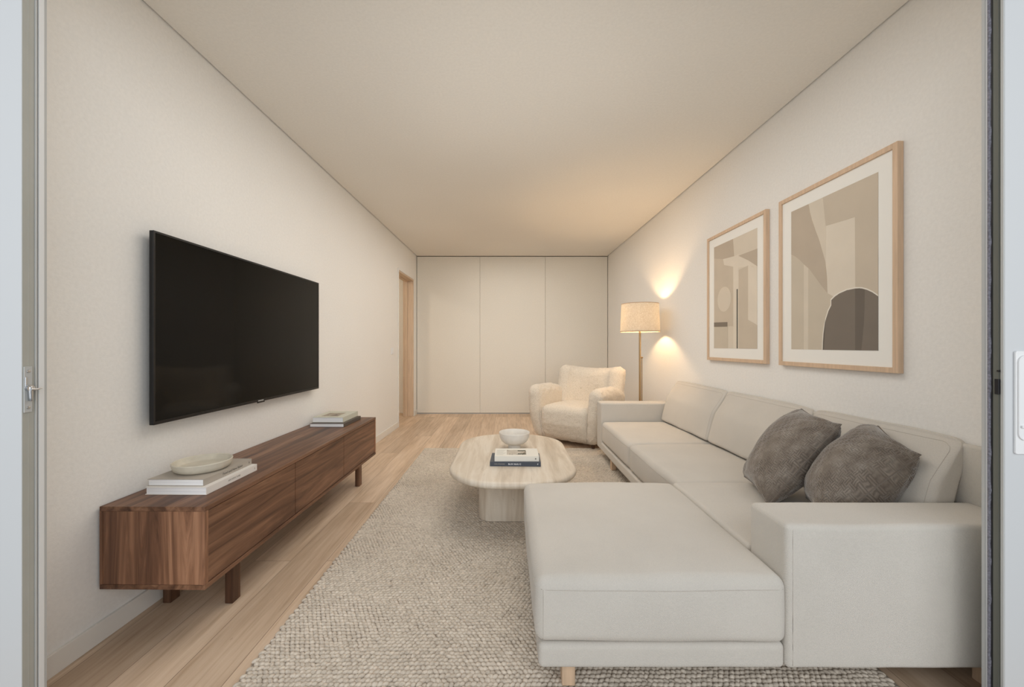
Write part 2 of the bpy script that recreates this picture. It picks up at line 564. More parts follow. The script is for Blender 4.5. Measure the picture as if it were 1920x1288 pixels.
# wardrobe filling the end wall: three flush panels
w = empty('wardrobe', (0, Y1, 0))
tag(w, 'full height built-in wardrobe with three flush beige doors on the end wall', 'wardrobe')
MB().box(-1.50, 1.648, .024, .06, .0, 2.69).build('carcass', plain('carcass_shade', (.30, .25, .19), .9, .1), w)
edges = [-1.494, -.457, .619, 1.642]
for i in range(3):
    a, b = edges[i]+(.0014 if i else 0), edges[i+1]-(.0014 if i < 2 else 0)
    MB().box(a, b, 0, .022, .016, 2.590).build('door', M['panel'], w, bevel=.0012)
MB().box(-1.494, 1.642, -.0, .02, .001, .008).build('floor_rail', M['leaf_white'], w)

# light switch beside the doorway
s = empty('light_switch', (xl(5.25), 5.25, 1.05), DL)
tag(s, 'small white light switch on the left wall before the doorway', 'light switch')
MB().box(.0, .009, -.04, .04, -.04, .045).build('plate', M['white_pl'], s, bevel=.002)
MB().box(.009, .013, -.028, .028, -.03, .035).build('rocker', M['white_pl'], s, bevel=.002)

# ------------------------------------------------------------------ the sliding door the photo looks through
XL_, XR_ = -1.382, 1.4207
KS = 1.0714      # the profiles' width
ZT = 2.40
d1 = empty('door_1', (XL_, 1.1368, 0)); struct(d1); d1.scale = (KS, KS, 1)
MB().box(-.75, 0, 0, .034, .012, ZT).build('leaf', M['leaf_white'], d1, bevel=.0012)
m = MB().box(-.28, .0006, .0015, .029, .012, ZT)
m.box(-.28, .0011, .0145, .0160, .012, ZT)
m.build('leaf_edge', M['alu'], d1, bevel=.0006)
m = MB().box(-.20, .0, .0345, .0365, .0, ZT)
m.build('seal', M['olive'], d1)
m = MB().box(-.20, .003, .029, .034, .0, ZT)
m.build('leaf_trim', M['alu2'], d1, bevel=.001)
m = MB().box(-.20, .002, .0375, .052, .0, ZT); m.build('jamb', M['frame_white'], d1, bevel=.0018)
m = MB().box(-.20, .0, .0525, .059, .0, ZT); m.build('jamb_stop', M['alu2'], d1, bevel=.001)
# latch on the leaf edge (z from the photo's 684..776 px)
s_ = 750/1.153
zc = 1.133 - (730-647)/s_
lt = MB()
lt.box(.0005, .0035, .003, .022, zc-.066, zc+.066)
lt = lt.build('latch_plate', M['alu2'], d1, bevel=.0018); lt['label'] = 'grey metal latch plate with screws'
for dz in (-.052, .052):
    MB().lathe([(0, .0), (.0045, .0), (.004, .0015), (0, .002)], 16).build('screw', M['steel'], lt, smooth='auto', loc=(.0034, .0125, zc+dz), rot=(0, PI/2, 0))
lv = MB()
lv.tube([(.002, .0125, zc+.004), (.011, .0125, zc+.004)], .009, 20)
V_, F_ = rbox(.004, .0135, .0075, .0175, zc-.034, zc+.010, .0042, (2,2,6), 3, lambda p, q: (p[0], .0125+(p[1]-.0125)*(.80+.20*q[2]), p[2]))
lv.add(V_, F_)
lv.tube([(.009, .0125, zc+.0), (.012, .022, zc-.001), (.012, .036, zc+.002)], [.006, .0035, .0018], 12)
lvo = lv.build('latch_lever', M['steel'], d1, smooth='auto'); lvo['label'] = 'small chrome latch lever'
MB().box(.0034, .006, .0045, .0085, zc+.008, zc+.036).build('latch_catch', M['steel'], lt, bevel=.001)

d2 = empty('door_2', (XR_, 1.1454, 0)); struct(d2); d2.scale = (KS, KS, 1)
MB().box(.003, .75, 0, .026, .012, ZT).build('leaf', M['leaf_white'], d2, bevel=.0012)
MB().box(.0, .30, .001, .0075, .012, ZT).build('leaf_edge', M['alu2'], d2, bevel=.0006)
MB().box(.0015, .28, .0075, .0255, .012, ZT).build('channel', M['olive'], d2)
MB().box(-.0006, .20, .0115, .0130, .012, ZT).build('channel_rib', M['olive'], d2)
# fuzzy brush seal
m = MB(); n = 420  # pile
V = []; F = []
rr = random.Random(3)
for i in range(n+1):
    z = .01 + (ZT-.02)*i/n
    dy = .0010*math.sin(z*60)+.0006*math.sin(z*173+1)+rr.uniform(-.0003, .0003)
    dx = .0010*math.sin(z*41+2)+rr.uniform(-.0004, .0004)
    for (x, y) in ((.06, .0290), (.001+dx, .0288+dy), (-.0022+dx, .0312+dy*.4), (-.002, .0352), (.06, .0352)):
        V.append((x, y, z))
for i in range(n):
    for k in range(4):
        F.append((i*5+k, i*5+k+1, (i+1)*5+k+1, (i+1)*5+k))
m.add(V, F).build('brush_seal', M['brush'], d2)
MB().box(.0004, .2, .0256, .0288, .012, ZT).build('seal_gap', M['black'], d2)
MB().box(0, .20, .0362, .0420, .0, ZT).build('jamb', M['leaf_white'], d2, bevel=.0018)
MB().box(.0, .20, .0424, .051, .0, ZT).build('jamb_stop', M['alu2'], d2, bevel=.001)
s_ = 750/1.157
zk = 1.133-(725-647)/s_
k = MB().box(-.004, .002, .0085, .018, zk-.022, zk+.022).build('lock_keeper', M['black'], d2, bevel=.001)
k['label'] = 'black lock keeper'
MB().box(-.003, .002, .0085, .0135, zk+.043, zk+.048).build('keeper_screw', M['black'], k)
# flush pull handle on the face of the white leaf
s_ = 750/1.138
z0, z1 = 1.133-(852-647)/s_, 1.133-(658-647)/s_
hx0 = ((1905.5-952)/s_ - XR_)/KS
def rrect(x0, x1, z0, z1, r, n=8):
    pts = []
    for cx, cz, a0 in ((x1-r, z1-r, 0), (x0+r, z1-r, 90), (x0+r, z0+r, 180), (x1-r, z0+r, 270)):
        for i in range(n+1):
            a = math.radians(a0+90*i/n); pts.append((cx+r*math.cos(a), cz+r*math.sin(a)))
    return pts
def plate_xz(mb, pts, y0, y1, mi=0):
    n = len(pts)
    v = [(x, y0, z) for x, z in pts]+[(x, y1, z) for x, z in pts]
    f = [tuple(range(n)), tuple(range(2*n-1, n-1, -1))]+[(i, n+i, n+(i+1) % n, (i+1) % n) for i in range(n)]
    return mb.add(v, f, mi)
hd = plate_xz(MB(), rrect(hx0, hx0+.06, z0, z1, .006), -.006, -.0002).build('handle_plate', M['white_pl'], d2, bevel=.0015)
hd['label'] = 'white flush pull handle'
m = MB()
pts = rrect(hx0+.004, hx0+.056, z0+.040, z1-.012, .020)
inn = rrect(hx0+.0075, hx0+.0525, z0+.0435, z1-.0155, .018)
n = len(pts)
v = [(x, -.0062, z) for x, z in pts]+[(x, -.0095, z) for x, z in pts]+[(x, -.0095, z) for x, z in inn]+[(x, -.0062, z) for x, z in inn]
f = []
for a in range(3):
    f += [(a*n+i, a*n+(i+1) % n, (a+1)*n+(i+1) % n, (a+1)*n+i) for i in range(n)]
m.add(v, f).build('handle_rim', M['white_pl'], hd)
MB().box(hx0+.012, hx0+.05, -.011, -.0061, z0+.075, z0+.082).build('handle_grip', M['white_pl'], hd, bevel=.002)
# shared head and sill
struct(MB().box(-1.50, 1.56, 1.06, 1.135, ZT, ZT+.06).build('trim_1', M['frame_white']))
struct(MB().box(-1.38, 1.42, 1.115, 1.20, .0, .012).build('trim_2', M['alu2'], bevel=.002))

# ------------------------------------------------------------------ rug
rug = MB()
RX0, RX1, RY0, RY1 = -.905, 1.297, 1.215, 4.375
o = MB().box(RX0+.004, RX1-.004, RY0+.004, RY1-.004, .0, .006)
rng = np.random.default_rng(5)
py, px = .0170, .0182
rows = int((RY1-RY0)/py); cols = int((RX1-RX0)/px)
tmpl = [(0, 0, 1.0)]
for k in range(8):
    a = 2*PI*k/8; tmpl.append((.55*math.cos(a), .55*math.sin(a), .86))
for k in range(8):
    a = 2*PI*k/8; tmpl.append((.92*math.cos(a), .92*math.sin(a), .42))
for k in range(8):
    a = 2*PI*k/8; tmpl.append((1.0*math.cos(a), 1.0*math.sin(a), 0))
T = np.array(tmpl)
tf = [(0, 1+k, 1+(k+1) % 8) for k in range(8)]
qf = []
for rr_ in range(2):
    for k in range(8):
        a = 1+rr_*8+k; b = 1+rr_*8+(k+1) % 8
        qf.append((a, a+8, b+8, b))
jj, ii = np.meshgrid(np.arange(rows), np.arange(cols), indexing='ij')
jj = jj.ravel(); ii = ii.ravel(); N = len(jj)
cx = RX0 + (ii+.5)*px + (jj % 2)*px*.5 + rng.normal(0, .0011, N)
cx = np.clip(cx, RX0+.004, RX1-.004)
cy = RY0 + (jj+.5)*py + rng.normal(0, .0009, N) + .0018*np.sin(cx*23+jj*.7)
sgn = np.where(((jj//1) % 2) == 0, 1, -1)
patch = np.sin(cx*9+2*np.sin(cy*7))+np.sin(cy*11+1.3*np.sin(cx*5+1))
sgn = np.where(patch > .35, 1, np.where(patch < -.75, -1, sgn))
ang = np.radians(sgn*(30+rng.normal(0, 10, N)))
la = .0134*(1+rng.normal(0, .09, N)); lb = .0090*(1+rng.normal(0, .08, N)); lh = .0085*(1+rng.normal(0, .14, N))
P = np.empty((N, len(T), 3))
ux = T[None, :, 0]*la[:, None]; uy = T[None, :, 1]*lb[:, None]
ca, sa = np.cos(ang)[:, None], np.sin(ang)[:, None]
P[:, :, 0] = cx[:, None]+ux*ca-uy*sa
P[:, :, 1] = cy[:, None]+ux*sa+uy*ca
P[:, :, 2] = .005+T[None, :, 2]*lh[:, None]
base = (np.arange(N)*len(T))
tris = (base[:, None, None]+np.array(tf)[None]).reshape(-1, 3)
quads = (base[:, None, None]+np.array(qf)[None]).reshape(-1, 4)
nv0 = 8
verts = np.concatenate([np.array(o.v), P.reshape(-1, 3)])
tris = tris+nv0; quads = quads+nv0
me = bpy.data.meshes.new('rug')
nT, nQ, nB = len(tris), len(quads), len(o.f)
loops = np.concatenate([np.array(o.f).ravel(), tris.ravel(), quads.ravel()]).astype(np.int32)
starts = np.concatenate([np.arange(nB)*4, nB*4+np.arange(nT)*3, nB*4+nT*3+np.arange(nQ)*4]).astype(np.int32)
me.vertices.add(len(verts)); me.vertices.foreach_set('co', verts.ravel())
me.loops.add(len(loops)); me.loops.foreach_set('vertex_index', loops)
me.polygons.add(len(starts)); me.polygons.foreach_set('loop_start', starts)
me.materials.append(M['rug_base']); me.materials.append(M['rug'])
me.polygons.foreach_set('material_index', np.concatenate([np.zeros(nB), np.ones(nT+nQ)]).astype(np.int32))
me.polygons.foreach_set('use_smooth', np.concatenate([np.zeros(nB), np.ones(nT+nQ)]).astype(bool))
me.update(calc_edges=True); me.validate()
ro = bpy.data.objects.new('rug', me); COL.objects.link(ro)
tag(ro, 'large beige braided wool rug on the oak floor under the coffee table', 'rug')
RZ = .013   # height furniture stands at on the pile

# ------------------------------------------------------------------ walnut tv stand
ts = on_left('tv_stand', 1.521, .010)
tag(ts, 'long low walnut TV stand standing along the left wall', 'tv stand')
ZB, ZTOP, D, L = .204, .519, .405, 1.895
t_ = .018
MB().box(0, D, 0, L, ZTOP-t_, ZTOP).build('top_panel', M['wal_y'], ts, bevel=.0015)
MB().box(0, D, 0, L, ZB, ZB+t_).build('bottom_panel', M['wal_y'], ts, bevel=.0015)
MB().box(.012, D-.012, .0015, t_, ZB+t_+.0005, ZTOP-t_-.0005).build('side_panel', M['wal_z'], ts, bevel=.001)
MB().box(.012, D-.012, L-t_, L-.0015, ZB+t_+.0005, ZTOP-t_-.0005).build('side_panel', M['wal_z'], ts, bevel=.001)
for (y0, y1) in ((0, t_), (L-t_, L)):
    for (x0, x1) in ((0, .0115), (D-.0115, D)):
        MB().box(x0, x1, y0, y1, ZB+t_+.0002, ZTOP-t_-.0002).build('edge_strip', M['wal_z'], ts, bevel=.001)
MB().box(.01, D-.035, t_+.002, L-t_-.002, ZB+t_+.001, ZTOP-t_-.001).build('carcass', M['dark'], ts)
dw = (L-2*t_)/3
for i in range(3):
    MB().box(D-.022, D-.003, t_+dw*i+.002, t_+dw*(i+1)-.002, ZB+t_+.003, ZTOP-t_-.003).build('door', M['wal_y'], ts, bevel=.001)
for lx in (.035, D-.095):
    for ly in (.235, 1.685):
        MB().box(lx, lx+.035, ly, ly+.052, 0, ZB).build('leg', M['wal_leg'], ts, bevel=.003)

# ------------------------------------------------------------------ television
tv = on_left('television', 1.705)
tag(tv, 'large flat black television mounted on the left wall above the walnut stand', 'television')
z0, z1, L = .791, 1.623, 1.455
MB().box(.004, .034, .30, L-.30, z0+.25, z1-.25).build('wall_mount', M['black'], tv)
MB().box(.032, .049, 0, L, z0, z1).build('housing', M['tvframe'], tv, bevel=.002)
m = MB()
b = .009
m.box(.0492, .0515, 0, L, z1-b, z1); m.box(.0492, .0515, 0, L, z0, z0+.014); m.box(.0492, .0515, 0, b, z0+.014, z1-b); m.box(.0492, .0515, L-b, L, z0+.014, z1-b)
m.build('bezel', M['tvframe'], tv, bevel=.0006)
MB().box(.0492, .0502, b+.0003, L-b-.0003, z0+.0143, z1-b-.0003).build('screen', M['screen'], tv)
lg = MB().box(.049, .053, L/2-.035, L/2+.035, z0-.007, z0+.001).build('logo_tab', M['tvframe'], tv, bevel=.001)
MB().box(.0516, .0519, L/2-.026, L/2+.026, z0+.0035, z0+.009).build('logo_strip', M['alu2'], tv)

# ------------------------------------------------------------------ text for spines
def text_mesh(s, size, mat, parent, loc, rot, name='lettering', sx=1.0):
    cu = bpy.data.curves.new('tmp', 'FONT'); cu.body = s; cu.size = size; cu.extrude = .0002
    cu.align_x = 'CENTER'; cu.align_y = 'CENTER'
    ob = bpy.data.objects.new('tmp', cu); COL.objects.link(ob)
    dg = bpy.context.evaluated_depsgraph_get()
    me = bpy.data.meshes.new_from_object(ob.evaluated_get(dg))
    bpy.data.objects.remove(ob); bpy.data.curves.remove(cu)
    me.materials.clear(); me.materials.append(mat)
    o = bpy.data.objects.new(name, me); COL.objects.link(o); o.parent = parent
    o.location = loc; o.rotation_euler = rot; o.scale = (sx, 1, 1)
    return o

def book(loc, rz, wx, wy, th, cover, spine_side, label, group, cat='book', over=.004):
    """wx,wy footprint; pages inside a cover of 2 mm boards; spine on +x or -y"""
    b = empty('book', loc, rz); tag(b, label, cat, group)
    c = .0022
    m = MB()
    m.box(0, wx, 0, wy, 0, c); m.box(0, wx, 0, wy, th-c, th)
    if spine_side == '+x': m.box(wx-c, wx, 0, wy, c, th-c)
    else: m.box(0, wx, 0, c, c, th-c)
    m.build('cover', cover, b, bevel=.0007)
    if spine_side == '+x': MB().box(over, wx-c, over*.7, wy-over, c, th-c).build('pages', M['page'], b)
    else: MB().box(over, wx-over, c, wy-over, c, th-c).build('pages', M['page'], b)
    return b

ink = plain('spine_ink', (.16, .15, .13), .7, .2)
ink_g = plain('spine_ink_grey', (.40, .38, .34), .7, .2)
white_ink = plain('white_ink', (.85, .87, .9), .6, .3)
c_white = plain('cover_white', (.80, .77, .73), .5, .35)
c_greige = plain('cover_greige', (.43, .39, .34), .55, .3)
c_dark = plain('cover_slate', (.055, .065, .085), .45, .35)
c_brown = plain('cover_dark_brown', (.11, .09, .075), .5, .3)
c_pale = plain('cover_pale_green', (.56, .56, .48), .5, .3)
c_ivory = plain('cover_ivory', (.70, .68, .62), .5, .3)
ST = ZTOP+.0003
GB = 'coffee table books on the tv stand'
b1 = book((-1.488, 1.641, ST), DL, .254, .325, .031, c_white, '+x', 'white hardcover book at the bottom of the near stack on the walnut stand', GB)
text_mesh('ARCHITECTURE', .011, ink_g, b1, (.2545, .165, .0155), (PI/2, 0, PI/2))
text_mesh('6', .013, ink_g, b1, (.2545, .307, .0155), (PI/2, 0, PI/2))
b2 = book((-1.490, 1.654, ST+.0313), DL, .234, .305, .028, c_greige, '+x', 'greige hardcover book directly under the shallow dish on the walnut stand', GB)
text_mesh('Food and New Baker', .015, ink, b2, (.2345, .175, .014), (PI/2, 0, PI/2))
text_mesh('k', .017, ink, b2, (.2345, .287, .014), (PI/2, 0, PI/2))
pf = MB()
prof = [(0, .004), (.070, .004), (.0745, 0), (.090, 0), (.103, .008), (.110, .022), (.1125, .038), (.1100, .0405), (.1070, .038), (.104, .025), (.096, .015), (.078, .0125), (0, .012)]
pl = pf.lathe(prof, 72).build('plate', M['plate_c'], smooth='auto', loc=(-1.368, 1.795, ST+.0313+.0283))
tag(pl, 'shallow round stoneware dish lying on the stacked books on the walnut stand', 'dish')

b3 = book((-1.484, 2.994, ST), DL, .258, .335, .026, c_brown, '+x', 'dark brown book at the bottom of the far stack on the walnut stand', GB)
b4 = book((-1.487, 3.042, ST+.0263), DL, .236, .292, .038, c_pale, '+x', 'pale book with a photo cover on top of the far stack on the walnut stand', GB)
def cover_art(stops, s=5):
    t = NT('cover_photo'); t.set(.4, .35)
    n = t.noise(t.map(scale=(2.5, 1, 1)), s, 4, .6, 1.5); t.color(t.ramp(n, stops)); return t.m
MB().box(.045, .175, .05, .20, .0381, .0384).build('cover_picture', cover_art([(.3, (.10, .075, .05)), (.5, (.32, .26, .2)), (.7, (.42, .42, .28))], 14), b4)

# ------------------------------------------------------------------ coffee table
ct = empty('coffee_table', (.033, 2.23, RZ))
tag(ct, 'oval travertine coffee table with a rounded block base standing on the rug', 'coffee table')
TZ = .362
def stadium(hx, hy, r, n=20, p=2.0):
    pts = []
    for cx, cy, a0 in ((hx-r, hy-r, 0), (-hx+r, hy-r, 90), (-hx+r, -hy+r, 180), (hx-r, -hy+r, 270)):
        for i in range(n+1):
            a = math.radians(a0+90*i/n); pts.append((cx+r*math.cos(a), cy+r*math.sin(a)))
    return pts
m = MB(); V = []; F = []
HX, HY, TT = .405, .625, .040
prof = []
for i in range(13):
    a = -PI/2+PI*i/12
    prof.append((TT/2*(1-math.cos(a)), TT/2+TT/2*math.sin(a)))   # inset, z
rings = [(0.03, 0)] + prof + [(0.03, TT)]
pts0 = None
for ins, z in rings:
    pts = stadium(HX-ins, HY-ins, .34-ins, 16)
    pts0 = len(pts)
    V += [(x, y+HY, TZ-RZ-TT+z) for x, y in pts]
for i in range(len(rings)-1):
    for k in range(pts0):
        q = (k+1) % pts0
        F.append((i*pts0+k, i*pts0+q, (i+1)*pts0+q, (i+1)*pts0+k))
F.append(tuple(range(pts0-1, -1, -1))); F.append(tuple((len(rings)-1)*pts0+k for k in range(pts0)))
m.add(V, F).build('tabletop', M['trav'], ct, smooth='auto')
m = MB(); V = []; F = []
rings = [(.003, 0), (0, .004), (0, TZ-RZ-TT)]
for ins, z in rings:
    pts = stadium(.222-ins, .32-ins, .085-ins, 10); n = len(pts)
    V += [(x, y+HY, z) for x, y in pts]
for i in range(2):
    F += [(i*n+k, i*n+(k+1) % n, (i+1)*n+(k+1) % n, (i+1)*n+k) for k in range(n)]
F.append(tuple(range(n-1, -1, -1))); F.append(tuple(2*n+k for k in range(n)))
m.add(V, F).build('base', M['trav'], ct, smooth='auto')

b5 = book((-.114, 2.546, TZ+.0003), -.03, .324, .212, .028, c_dark, '-y', 'slate blue hardcover book under the white book on the coffee table', 'books on the coffee table')
text_mesh('CASA INTERIORES', .0085, ink_g, b5, (.062, -.0005, .014), (PI/2, 0, 0))
text_mesh('BLOC BLEU C', .0135, white_ink, b5, (.158, -.0005, .014), (PI/2, 0, 0))
text_mesh('F', .014, white_ink, b5, (.305, -.0005, .014), (PI/2, 0, 0))
b6 = book((-.084, 2.551, TZ+.0286), 0, .284, .192, .034, c_ivory, '-y', 'white hardcover book with a small cover photo on top of the slate blue book', 'books on the coffee table')
MB().box(.078, .205, .035, .150, .0341, .0344).build('cover_picture', cover_art([(.35, (.42, .37, .30)), (.5, (.50, .45, .38)), (.62, (.12, .09, .05))], 6), b6)
c_green = plain('cover_green', (.035, .045, .025), .6, .3)
for (q0, q1) in ((.045, .062), (.118, .138)):
    MB().box(.150, .203, q0, q1, .0345, .0347).build('cover_print', c_green, b6)
m = MB()
for k in range(6): m.box(.012, .055+.008*((k*7) % 3), .03+k*.022, .037+k*.022, .0341, .0343)
m.build('cover_lettering', plain('cover_grey_ink', (.50, .50, .44), .7, .2), b6)
MB().lathe([(0, 0), (.0045, 0), (.0045, .0004), (0, .0004)], 20).build('spine_emblem', ink, b6, loc=(.262, -.0002, .017), rot=(PI/2, 0, 0))

bl = MB().lathe([(0, .0), (.046, .0), (.048, .003), (.045, .022), (.047, .028), (.075, .038), (.098, .058), (.1105, .085), (.1155, .117), (.1135, .1205), (.1105, .117), (.105, .087), (.092, .062), (.070, .046), (.040, .036), (0, .034)], 72)
bo = bl.build('bowl', M['ceramic'], smooth='auto', loc=(.050, 3.00, TZ+.0003))
tag(bo, 'off-white footed ceramic bowl standing on the coffee table behind the books', 'bowl')

# ------------------------------------------------------------------ sofa
so = empty('sofa', (1.0, 2.6, 0))
tag(so, 'large oatmeal fabric corner sofa with chaise along the right wall', 'sofa')
OX, OY = -1.0, -2.6
def sb(name, x0, x1, y0, y1, z0, z1, r, n=(14,14,8), k=4, deform=None, mat=None, parent=so):
    V, F = rbox(x0, x1, y0, y1, z0, z1, r, n, k, deform)
    V = [(v[0]+OX, v[1]+OY, v[2]) for v in V]
    return MB().add(V, F).build(name, mat or M['sofa'], parent, smooth=True)
def soften(amp=.004, s=5, seed=0, crown=0.0, crown_b=0.0, front=0.0):
    def f(p, q):
        p = Vector(p)
        w = (1-q[0]**2)*(1-q[1]**2)
        if q[2] > 0: p.z += crown*q[2]*max(0, w)**.6
        side = (1-q[2]**2)
        p.y += front*q[1]*side*(1-q[0]**2)
        p.x += front*q[0]*side*(1-q[1]**2)
        p.z += amp*nz3(p, s, seed); p.x += amp*.6*nz3(p, s, seed+9); p.y += amp*.6*nz3(p, s, seed+17)
        return p
    return f
# bases
sb('base_frame', .098, .885, 1.272, 2.16, .100, .181, .018, deform=soften(.002, 6, 2))
sb('base_frame', .915, 1.66, 2.162, 3.93, .100, .181, .018, deform=soften(.002, 6, 4))
sb('base_frame', .89, 1.69, 1.48, 2.158, .110, .178, .012)
# arms
sb('armrest', .886, 1.690, 1.270, 1.470, .100, .560, .018, (20,8,14), deform=soften(.0025, 5, 1))
sb('armrest', .916, 1.665, 3.925, 4.110, .100, .562, .016, (16,8,12), deform=soften(.0025, 5, 3))
# back frame against the wall
def f_wall(p, q):
    p = Vector(p); p.x += -.01333*(p.y-3.9); return p
V, F = rbox(1.652, 1.682, 1.273, 3.92, .182, .768, .012, (4,20,8), 3, f_wall)
V = [(v[0]+OX, v[1]+OY, v[2]) for v in V]
MB().add(V, F).build('back_frame', M['sofa'], so, smooth=True)
# seat cushions
def seat(x0, x1, y0, y1, z0, z1, seed, crown=.028):
    c = sb('seat_cushion', x0, x1, y0, y1, z0, z1, .034, (26,26,8), 5, soften(.006, 4, seed, crown, 0, .008))
    return c
def piping(parent, x0, x1, y0, y1, z, r=.02, seed=0, only_front=False):
    pts = []
    base = stadium((x1-x0)/2, (y1-y0)/2, r, 6)
    for x, y in base+[base[0]]:
        X = (x0+x1)/2+x; Y = (y0+y1)/2+y
        pts.append((X+OX, Y+OY, z+.004*nz3((X, Y, z), 4, seed)))
    MB().tube(pts, .0022, 6, cap=False).build('piping', M['sofa_seam'], parent, smooth=True)
ch = seat(.088, .888, 1.262, 2.158, .184, .392, 11, .030)
s1 = seat(.918, 1.60, 2.164, 3.035, .184, .384, 21, .020)
s2 = seat(.918, 1.60, 3.041, 3.920, .184, .384, 31, .020)
s3 = sb('seat_cushion', .884, 1.60, 1.474, 2.160, .184, .394, .02, (16,16,6), 4, soften(.003, 4, 41, .010))
# back cushions: wedge profile leaning on the wall
def back(y0, y1, seed):
    def f(p, q):
        p = Vector(p)
        t = (p.z-.40)/.38                       # 0 at the seat, 1 at the crown
        tt = max(0, min(1, t))
        dwall = -.01333*(p.y-3.9)
        front = 1.490 + .110*tt + .050*max(0, tt-.6)/.4
        backx = 1.597 + .055*min(1, tt*1.4) + .02*tt
        u = (q[0]+1)/2
        # belly of the front face
        bulge = -.030*(1-q[1]**2)**.7*math.sin(PI*min(1, max(0, tt*.92+.05)))*(1-u)
        p.x = front*(1-u)+backx*u + bulge + dwall
        p.z += -.010*(abs(q[1])**6)*tt + .006*nz3(p, 4, seed)
        p.x += .004*nz3(p, 5, seed+3)
        return p
    V, F = rbox(1.49, 1.62, y0, y1, .402, .788, .030, (6,24,18), 5, f)
    V = [(v[0]+OX, v[1]+OY, v[2]) for v in V]
    c = MB().add(V, F).build('back_cushion', M['sofa'], so, smooth=True)
    return c
bc = [back(3.040, 3.915, 51), back(2.190, 3.034, 61), back(1.480, 2.184, 71)]
# legs
for (x, y) in ((.20, 1.335), (.20, 2.08), (.95, 3.60), (1.60, 1.34), (1.60, 3.9), (.95, 2.3)):
    zb = RZ if x < 1.25 and y < 4.3 else 0.0
    V = [(x+OX-.021, y+OY-.021, zb), (x+OX+.021, y+OY-.021, zb), (x+OX+.021, y+OY+.021, zb), (x+OX-.021, y+OY+.021, zb)]
    MB().box(x+OX-.022, x+OX+.022, y+OY-.022, y+OY+.022, zb, .105).build('leg', M['beech'], so, bevel=.004)
# seams
def seam(pts, r=.0016):
    MB().tube([(x+OX, y+OY, z) for x, y, z in pts], r, 6).build('seam', M['sofa_seam'], so, smooth=True)
from mathutils.bvhtree import BVHTree
def surf_seam(ob, starts, direction, r=.0012, off=.0002):
    me = ob.data
    t = BVHTree.FromPolygons([tuple(v.co) for v in me.vertices], [tuple(p.vertices) for p in me.polygons])
    d = Vector(direction); pts = []
    for p in starts:
        h = t.ray_cast(Vector((p[0]+OX, p[1]+OY, p[2])), d)
        if h[0] is not None: pts.append(h[0]-d*off)
    if len(pts) > 1: MB().tube(pts, r, 6).build('seam', M['sofa_seam'], ob, smooth=True)
def lin(a, b, n): return [a+(b-a)*i/n for i in range(n+1)]
arm0 = [o for o in so.children if o.name.startswith('armrest')][0]
surf_seam(arm0, [(.905, 1.0, z) for z in lin(.545, .115, 12)], (0, 1, 0), .0009)
surf_seam(ch, [(x, 1.0, .360) for x in lin(.105, .872, 40)], (0, 1, 0), .0012)
surf_seam(ch, [(-.3, y, .360) for y in lin(1.29, 2.13, 40)], (1, 0, 0), .0012)
surf_seam(ch, [(.112, 1.0, z) for z in lin(.36, .20, 10)], (0, 1, 0), .0010)
for c_, (y0, y1) in ((s1, (2.2, 3.02)), (s2, (3.06, 3.90))):
    surf_seam(c_, [(.5, y, .352) for y in lin(y0, y1, 30)], (1, 0, 0), .0012)
for c_, (y0, y1) in zip(bc, ((3.04, 3.915), (2.19, 3.034), (1.48, 2.184))):
    path = [(.5, y0+.020, z) for z in lin(.43, .735, 14)] + [(.5, y0+.026, .750), (.5, y0+.045, .762)] + [(.5, y, .765) for y in lin(y0+.06, y1-.06, 24)] + [(.5, y1-.045, .762), (.5, y1-.026, .750)] + [(.5, y1-.020, z) for z in lin(.735, .43, 14)]
    surf_seam(c_, path, (1, 0, 0), .0010)

